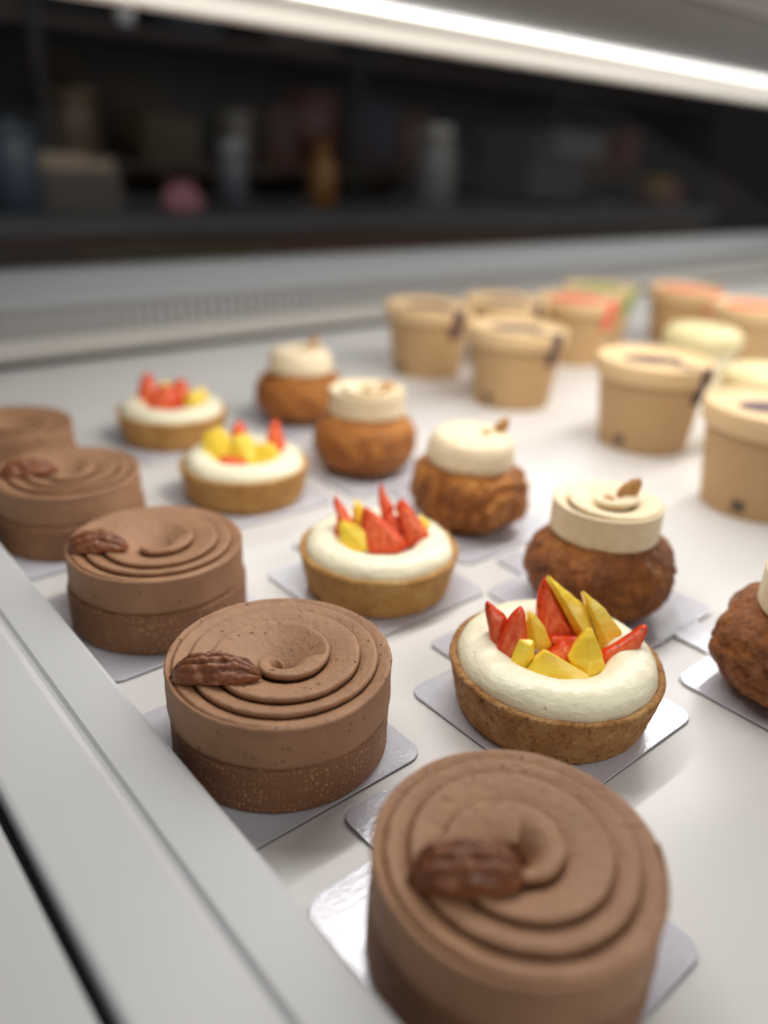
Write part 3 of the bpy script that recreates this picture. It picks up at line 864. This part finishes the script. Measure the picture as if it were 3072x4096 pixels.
# outlines of the cut pieces, millimetres in the tart frame; s = strawberry, m = mango
FRUIT = {
 'F1': [
  ('s',[(-28.7,5.4,43.4),(-29.6,4.1,40.6),(-28.3,1.4,34.8),(-26.9,-0.9,29.5),(-24.4,-3.5,23.7),(-19.7,-3.7,23.3),(-21.0,2.6,37.4),(-24.6,4.2,40.8)]),
  ('s',[(-15.8,0.4,44.6),(-18.6,-0.3,43.1),(-20.9,-1.6,40.1),(-23.2,-3.9,35.1),(-25.0,-6.3,29.8),(-23.4,-8.0,26.0),(-20.4,-9.4,22.9),(-16.2,-8.4,25.0),(-13.4,-4.9,32.9),(-14.4,-1.7,40.0)]),
  ('m',[(-11.7,6.7,39.1),(-12.9,4.9,35.1),(-12.4,2.8,30.5),(-10.3,0.6,25.6),(-4.8,0.2,24.8),(-1.8,1.2,26.9),(-5.2,4.1,33.4),(-8.7,6.0,37.6)]),
  ('s',[(-4.1,20.1,46.8),(-6.0,18.1,42.5),(-6.7,15.2,36.0),(-6.1,12.7,30.5),(-5.3,9.0,22.4),(2.3,8.5,21.3),(10.7,10.0,24.4),(8.6,11.8,28.4),(6.3,13.0,31.1),(0.5,17.5,41.1),(-2.4,19.7,46.1)]),
  ('m',[(-3.2,18.2,50.0),(-4.0,17.2,47.8),(3.4,12.5,37.3),(8.3,8.9,29.4),(11.5,6.8,24.8),(16.3,7.5,26.4),(15.3,10.6,33.1),(13.4,13.0,38.4),(6.5,15.0,42.9)]),
  ('m',[(10.5,14.2,45.9),(13.7,10.4,37.5),(16.2,8.0,32.2),(19.3,3.5,22.2),(21.9,3.2,21.7),(26.4,5.9,27.6),(27.4,7.6,31.3),(19.5,11.4,39.7)]),
  ('s',[(35.1,1.2,36.7),(33.8,1.8,38.0),(30.6,0.8,35.9),(23.0,-1.4,30.9),(16.7,-3.1,27.0),(16.2,-5.4,22.1),(21.2,-7.7,17.1),(25.7,-6.4,19.9),(29.7,-3.6,26.0),(33.4,-1.0,31.7)]),
  ('m',[(11.4,-3.1,39.2),(7.2,-5.0,35.0),(2.6,-8.1,28.2),(4.0,-9.2,25.7),(11.5,-11.7,20.3),(17.3,-12.9,17.7),(19.4,-11.9,19.7),(15.6,-6.9,30.8)]),
  ('m',[(-6.9,-10.5,32.6),(-11.6,-12.2,28.8),(-16.2,-14.7,23.4),(-13.9,-16.0,20.4),(0.2,-17.5,17.2),(11.4,-17.0,18.3),(16.3,-16.0,20.4),(6.8,-13.5,26.1)]),
  ('m',[(-17.2,-7.3,34.8),(-19.4,-9.8,29.2),(-20.6,-11.9,24.7),(-19.3,-13.0,22.2),(-15.1,-13.4,21.4),(-11.1,-10.4,28.0),(-11.4,-7.4,34.5)]),
  ('s',[(-1.9,3.6,29.7),(-2.5,2.0,26.3),(-0.0,-0.6,20.5),(7.3,-0.5,20.8),(10.7,1.4,24.9),(10.9,3.5,29.6),(4.6,3.7,30.1)]),
  ('s',[(1.5,-2.3,31.4),(-1.6,-3.3,29.1),(-4.4,-4.5,26.4),(-1.2,-6.8,21.3),(5.2,-6.7,21.6),(6.0,-3.7,28.1)]),
 ],
 'F2': [
  ('s',[(-23.3,6.4,45.7),(-24.0,4.8,42.2),(-22.1,1.7,35.2),(-23.0,-1.6,28.1),(-19.0,-2.6,25.9),(-14.0,-1.4,28.5),(-13.9,1.0,33.8),(-19.2,4.4,41.3)]),
  ('m',[(-13.6,11.6,42.7),(-14.4,9.2,37.2),(-14.4,6.2,30.6),(-10.4,5.2,28.4),(-8.0,7.4,33.3),(-8.9,10.1,39.3)]),
  ('m',[(-18.5,-4.7,38.0),(-20.6,-6.0,35.3),(-19.5,-9.4,27.8),(-15.8,-11.1,23.9),(-10.7,-11.3,23.5),(-5.3,-10.9,24.4),(-7.4,-7.0,33.0),(-11.3,-5.8,35.7)]),
  ('s',[(-7.6,-1.2,43.5),(-9.3,-3.3,38.9),(-8.7,-6.2,32.5),(-5.3,-10.0,23.9),(3.3,-10.3,23.4),(11.6,-9.7,24.6),(14.0,-8.4,27.6),(9.2,-6.1,32.7),(1.9,-3.6,38.2),(-4.0,-1.8,42.0)]),
  ('s',[(-0.6,18.7,48.6),(-1.5,16.1,42.8),(-0.4,13.4,36.8),(1.3,10.9,31.4),(5.3,10.4,30.4),(6.9,13.5,37.1),(3.3,15.9,42.4)]),
  ('s',[(11.1,6.3,45.5),(7.7,4.9,42.4),(8.9,2.8,37.7),(12.0,-0.9,29.6),(14.2,-3.3,24.4),(17.4,-3.2,24.5),(25.3,-1.2,29.0),(21.5,1.2,34.1),(16.6,4.0,40.4)]),
  ('s',[(3.7,6.9,37.0),(2.8,3.6,29.8),(7.6,1.5,25.3),(12.1,2.7,27.8),(9.1,6.2,35.5)]),
  ('m',[(20.2,9.9,36.5),(19.9,7.2,30.5),(24.5,6.7,29.5),(26.0,8.1,32.5)]),
 ],
 'F3': [
  ('m',[(-25.5,1.4,39.5),(-26.4,-4.0,27.5),(-21.7,-7.0,21.0),(-7.0,-7.3,20.3),(-6.3,-1.2,33.7),(-14.0,2.8,42.7)]),
  ('m',[(-6.1,-0.7,39.7),(-9.9,-5.6,28.9),(-6.6,-9.7,19.8),(8.0,-9.4,20.4),(8.7,-3.4,33.7),(2.5,0.0,41.3)]),
  ('m',[(8.7,-2.8,35.0),(6.2,-6.5,26.9),(9.4,-9.4,20.4),(22.4,-8.6,22.3),(24.2,-5.5,29.0),(17.3,-2.1,36.7)]),
  ('s',[(18.1,13.5,46.9),(13.3,9.8,38.6),(14.7,4.3,26.5),(23.7,3.2,24.2),(23.9,8.1,35.0)]),
  ('s',[(-5.9,14.7,44.6),(-10.1,11.8,38.3),(-8.0,7.0,27.5),(0.9,7.1,27.9),(-1.2,12.0,38.7)]),
  ('s',[(-11.9,-10.0,28.9),(-13.1,-12.4,23.6),(-7.2,-13.5,21.2),(2.9,-13.3,21.6),(2.6,-10.9,26.9)]),
  ('m',[(-20.6,12.9,40.6),(-24.7,9.1,32.3),(-21.1,4.3,21.6),(-9.3,4.5,22.1),(-11.5,11.2,36.9)]),
 ],
 'F4': [
  ('s',[(-21.4,9.0,46.6),(-26.1,3.9,35.3),(-23.7,-1.8,22.7),(-14.0,-2.4,21.5),(-11.1,2.7,32.7),(-15.1,7.0,42.1)]),
  ('s',[(-7.9,-0.9,39.3),(-12.7,-4.6,31.2),(-10.4,-8.8,21.8),(1.7,-9.3,20.8),(4.6,-4.2,31.9),(-1.0,-0.8,39.6)]),
  ('s',[(2.3,7.3,42.9),(-2.5,3.6,34.7),(-0.1,-2.1,22.1),(10.4,-2.6,20.9),(12.5,2.5,32.2),(9.4,6.7,41.6)]),
  ('m',[(15.8,0.8,38.2),(10.1,-2.2,31.6),(11.4,-5.7,23.8),(23.5,-5.5,24.3),(25.7,-1.9,32.3)]),
  ('m',[(-9.6,12.0,41.1),(-12.7,8.3,32.9),(-8.6,3.3,21.9),(-1.6,3.4,22.2),(-2.4,10.7,38.2)]),
  ('m',[(18.9,10.1,39.3),(17.8,5.0,28.1),(23.3,2.9,23.5),(25.4,7.3,33.2)]),
 ],
}


SHELL = [tart_shell_mesh(43.0, 2.0, CRUST), tart_shell_mesh(40.7, 11.0, CRUST_PALE)]
RING = [cream_ring_mesh(43.0, 4.0), cream_ring_mesh(40.7, 13.0)]

def fruit_tart(v, u, label, key, k, rz=0.0):
    t = thing('fruit_tart', label, 'tart', (v * MM, u * MM, BT * MM), -YAW, 'strawberry and mango tarts')
    c = obj('crust', SHELL[k], t); c.rotation_euler = (0, 0, rz)
    c = obj('cream_ring', RING[k], t); c.rotation_euler = (0, 0, rz * 1.3)
    for i, (kind, pts) in enumerate(FRUIT[key]):
        nm = 'strawberry_piece' if kind == 's' else 'mango_piece'
        obj(nm, slab(nm, pts, kind, 6.0 if kind == 's' else 7.0, i * 3.7), t)

fruit_tart(230.7, 155.3, 'sharp fruit tart with pointed mango and strawberry wedges, nearest of the fruit tarts', 'F1', 0)
fruit_tart(236.0, 274.0, 'fruit tart topped mostly with red strawberry wedges, second fruit tart from the front', 'F2', 1, 1.4)
fruit_tart(241.3, 415.0, 'blurred fruit tart heaped with yellow mango chunks', 'F3', 1, 3.0)
fruit_tart(253.3, 540.4, 'farthest blurred fruit tart with red strawberry pile and one mango chunk', 'F4', 1, 4.4)
cake_board(231, 155, 'silver cake board under the nearest fruit tart')
cake_board(236, 276, 'silver cake board under the second fruit tart')
cake_board(241, 415, 'silver cake board under the mango topped fruit tart')
cake_board(253, 541, 'silver cake board under the farthest fruit tart')

# ------------------------------------------------------------------ cream puffs
def puff_mesh(R, H, seed, lump, mat):
    NA, NB = 210, 110
    V = []
    for i in range(NB):
        p = i / (NB - 1)
        ang = -math.pi / 2 + math.pi * p
        cz, sz = math.cos(ang), math.sin(ang)
        r0 = R * abs(cz) ** 0.62
        z0 = H * 0.5 * (1 + math.copysign(abs(sz) ** 0.85, sz))
        for j in range(NA):
            t = 2 * math.pi * j / NA
            c, s = math.cos(t), math.sin(t)
            a = nz(c * 1.3 + seed, s * 1.3, z0 * 0.035)
            b = 1 - abs(nz(c * 2.4 + seed, s * 2.4, z0 * 0.075)) * 2
            d = nz(c * 7, s * 7 + seed, z0 * 0.22)
            e = 1 - abs(nz(c * 5 + seed * 2, s * 5, z0 * 0.16)) * 2
            low = min(1.0, z0 / 5) * min(1.0, (H + 3 - z0) / 8)
            f = 1 + (lump * (0.10 * a - 0.07 * max(0, b - 0.55)) + 0.03 * d - 0.05 * max(0, e - 0.62) + 0.012 * nz(c * 19 + seed, s * 19, z0 * 0.6)) * low
            V.append((r0 * f * c, r0 * f * s, max(0.0, z0 + 1.2 * a * (p > 0.3))))
    F = grid(NB, NA)
    return mesh('choux_shell', V, F, mat)

RT_P = [(0, 0.03), (.25, .14), (.5, .28), (.75, .42), (1, .54), (1.25, .64), (1.5, .74), (1.75, .86), (2, .96), (2.2, 1), (5, 1)]
ET_P = [(0, -1.0), (.5, 2.2), (1, 3.2), (1.5, 1.8), (2, 0.3), (5, 0)]
PUFF = [puff_mesh(37.2, 43, 3.0, 1.2, CHOUX), puff_mesh(36.5, 43, 8.0, 2.6, CHOUX_GOLD), puff_mesh(36.5, 42, 15.0, 0.8, CHOUX_GOLD)]
CAPS = swirl_mesh('cream_cap', 26.5, 40.0, 56.5, RT_P, ET_P, 0.04, 2.2, IVORY, steps=120, step_drop=4.6, seed=5.0, pit=-4.0, lip=0.6, wob=0.3)

def soft_cap_mesh():
    prof = refine([(24.5, 40.0), (26.2, 41.5), (26.4, 45), (25.2, 51), (23.4, 55.2), (20.5, 57.6), (15, 58.6), (7, 58.4)], 1.0)
    V, F = lathe(prof, 72, lambda t, r, z, i: (r + 0.5 * nz(math.cos(t) * 1.6, math.sin(t) * 1.6, z * 0.12), z + 0.5 * nz(math.cos(t) * 2, math.sin(t) * 2, r * 0.2)))
    cap(V, F, 0, 72, 40); cap(V, F, len(prof) - 1, 72)
    return mesh('cream_cap', V, F, IVORY)
SOFT = soft_cap_mesh()

def nut_mesh():
    prof = [(0.4, 0), (4.2, 1.5), (5.6, 5), (5.2, 10), (3.6, 14.5), (0.3, 17.5)]
    V, F = lathe(refine(prof, 1.0), 24, lambda t, r, z, i: (r * (1 + 0.06 * nz(math.cos(t) * 2, math.sin(t) * 2, z * 0.3)), z))
    V = [(x, y * 0.55, z) for x, y, z in V]
    return mesh('nut_piece', V, F, NUT)
NUT_ME = nut_mesh()
CRUMB_V, CRUMB_F = lathe([(0.2, 0), (2.6, 0.8), (3.2, 2.4), (2.0, 4.2), (0.2, 5.0)], 12, lambda t, r, z, i: (r * (1 + 0.3 * nz(math.cos(t) * 2, math.sin(t) * 2, z)), z))
CRUMB_ME = mesh('nut_crumb', CRUMB_V, CRUMB_F, NUT)

def puff(v, u, label, k, s, nut, rz, cap_off=(0, 0), cap_tilt=0, soft=False, ns=1.0):
    t = thing('cream_puff', label, 'cream puff', (v * MM, u * MM, BT * MM), -YAW, 'round puffs topped with a disc of cream')
    b = obj('choux_shell', PUFF[k], t); b.scale = (s, s, 1); b.rotation_euler = (0, 0, rz)
    c = obj('cream_cap', SOFT if soft else CAPS, t, (cap_off[0] * MM, cap_off[1] * MM, 0)); c.rotation_euler = (math.radians(cap_tilt), 0, rz * 0.6)
    x, y, z, yaw, tilt = nut
    n = obj('nut_piece', NUT_ME, t, (x * MM, y * MM, z * MM)); n.rotation_euler = (0, math.radians(tilt), math.radians(yaw))
    n.scale = (ns, ns, ns)
    n = obj('nut_crumb', CRUMB_ME, t, ((x - 7) * MM, (y - 4) * MM, (z - 0.5) * MM)); n.rotation_euler = (0.5, 0.3, yaw)

puff(324, 93, 'rough brown cream puff cut off by the right edge of the photo', 0, 1.04, (8, 4, 55, 10, 40), 0.6)
puff(313.1, 194.5, 'dark brown cream puff with swirled ivory cream behind the sharp fruit tart', 0, 0.985, (6.5, 4.5, 55.0, -10, 30), 0.0, (0, 2), 0, False, 0.85)
puff(329.6, 302.2, 'lumpy golden cream puff with folded sides behind the strawberry tart', 1, 0.98, (14, 4, 56, 0, 30), 1.2, (-2, 2), 3, True, 0.7)
puff(335.9, 409.4, 'blurred smooth brown cream puff with nut lying flat on its cream', 2, 1.0, (6, 2, 56, 20, 78), 2.2, (0, 3), 0, False, 0.8)
puff(362.3, 529.1, 'farthest blurred cream puff with a nut standing on its cream', 2, 1.01, (10, 4, 57, 0, 10), 3.0, (0, 0), 0, True, 0.65)
cake_board(331, 91, 'silver cake board under the puff cut by the right edge')
cake_board(318, 194, 'silver cake board under the dark brown puff behind the sharp fruit tart')
cake_board(331, 303, 'silver cake board under the lumpy golden puff')
cake_board(338, 411, 'silver cake board under the blurred smooth puff')
cake_board(363, 530, 'silver cake board under the farthest puff')

# ------------------------------------------------------------------ kraft paper cups
RC, HC = 45.0, 70.0
def cup_body_mesh():
    prof = refine([(33.2, 0), (34.2, 0), (34.6, 1.0), (41.6, 58.5), (42.0, 60)], 3.0)
    V, F = lathe(prof, 72); cap(V, F, 0, 72, 1.6)
    return mesh('cup_wall', V, F, KRAFT)
def cup_lid_mesh():
    prof = [(42.2, 56.2), (44.0, 55.8), (44.5, 56.6), (45.0, 67.5), (44.7, 69.2), (43.8, 70.0), (42.6, 69.8), (41.8, 68.6), (41.4, 67.6), (40.5, 67.3)]
    V, F = lathe(prof, 72); cap(V, F, len(prof) - 1, 72, 67.3)
    return mesh('lid', V, F, KRAFTLID)
def sticker_mesh(mat, a=23, bb=13.5, w0=7.0):
    """oval label on the lid with a tongue over the edge and down the side"""
    V, F = [], []
    n = 40
    for j in range(n):
        t = 2 * math.pi * j / n
        V.append((a * math.cos(t) - 2, bb * math.sin(t) + 1, 67.7))
    V.append((-2, 1, 67.7))
    F += [(j, (j + 1) % n, n) for j in range(n)]
    path = [(16, 67.65), (41.2, 67.7), (42.2, 70.0), (43.6, 70.5), (45.1, 69.6), (45.45, 67.4), (44.9, 56.6), (43.0, 55.0), (42.2, 51), (41.1, 42)]
    a0 = math.radians(-50)
    o = len(V)
    for r, z in path:
        for w in (-w0, 0, w0):
            aa = a0 + w / max(r, 25)
            V.append((r * math.cos(aa), r * math.sin(aa), z))
    for i in range(len(path) - 1):
        for k in range(2):
            q = o + i * 3 + k
            F.append((q, q + 1, q + 4, q + 3))
    return fix_normals(mesh('seal_sticker', V, F, mat, smooth=True))
def mark_mesh():
    V, F = [], []
    rows = [(5.0, 35.55), (13.0, 36.55)]
    for z, r in rows:
        for k in range(5):
            a = math.radians(-136 + (k - 2) * 3.4)
            V.append((r * math.cos(a), r * math.sin(a), z))
    F += [(k, k + 1, 6 + k, 5 + k) for k in range(4)]
    return fix_normals(mesh('printed_mark', V, F, MARK, smooth=True))
CUPB, CUPL, CUPM = cup_body_mesh(), cup_lid_mesh(), mark_mesh()
STK = {'plum': sticker_mesh(PURPLE), 'coral': sticker_mesh(CORAL, 30, 26, 10), 'green': sticker_mesh(GREEN, 30, 26, 10)}

def cup(v, u, label, col, rz=0.0):
    t = thing('paper_cup', label, 'cup', (v * MM, u * MM, 0.1 * MM), -YAW + math.radians(rz), 'kraft paper cups with sealed lids')
    b = obj('cup_wall', CUPB, t)
    obj('printed_mark', CUPM, b)
    l = obj('lid', CUPL, t)
    obj('seal_sticker', STK[col], l)

cup(562.2, 330.6, 'kraft cup with plum sticker standing alone, between the ivory topped puff and the yellow cup', 'plum')
cup(558.4, 469.8, 'kraft cup with plum sticker, middle one of the row behind the cream puffs', 'plum', 3)
cup(563.8, 592, 'kraft cup with plum sticker, leftmost cup of all, near the back sill', 'plum', -2)
cup(515, 211, 'kraft cup with bright lid cut off by the right edge, nearest of the cups', 'plum', 6)
cup(662, 578, 'blurred kraft cup with plum sticker half hidden in the second row', 'plum', 2)
cup(748, 548, 'blurred kraft cup with coral sticker running down its side', 'coral', 4)
cup(850, 592, 'blurred kraft cup with sage green sticker, beside two coral ones', 'green', 2)
cup(950, 535, 'blurred kraft cup with coral sticker, at the back right of the green one', 'coral', -4)
cup(905, 425, 'blurred kraft cup with coral lid sticker, cut by the right edge at the back', 'coral', 30)

def yellow_cup_parts(t):
    V, F = lathe(refine([(26, 0), (27, 0.8), (33, 40), (34.5, 44)], 3), 48); cap(V, F, 0, 48, 0.6)
    obj('cup_wall', mesh('cup_wall', V, F, PALECUP), t)
    V, F = lathe([(34.4, 44.3), (36.5, 45.5), (37.2, 54), (36.2, 60), (31, 64.5), (18, 66.5)], 48, lambda th, r, z, i: (r * (1 + 0.02 * math.sin(5 * th + z)), z)); cap(V, F, 0, 48, 44.3); cap(V, F, 5, 48, 67)
    obj('lemon_filling', mesh('lemon_filling', V, F, LEMON), t)
t = thing('lemon_dessert_cup', 'pale yellow dessert cup standing behind the lone kraft cup', 'dessert cup', (0.745, 0.393, 0.0001), -YAW, 'pale yellow dessert cups')
yellow_cup_parts(t)
t = thing('lemon_dessert_cup', 'pale yellow dessert cup mostly hidden between two large kraft cups', 'dessert cup', (0.632, 0.268, 0.0001), -YAW + 0.7, 'pale yellow dessert cups')
yellow_cup_parts(t)
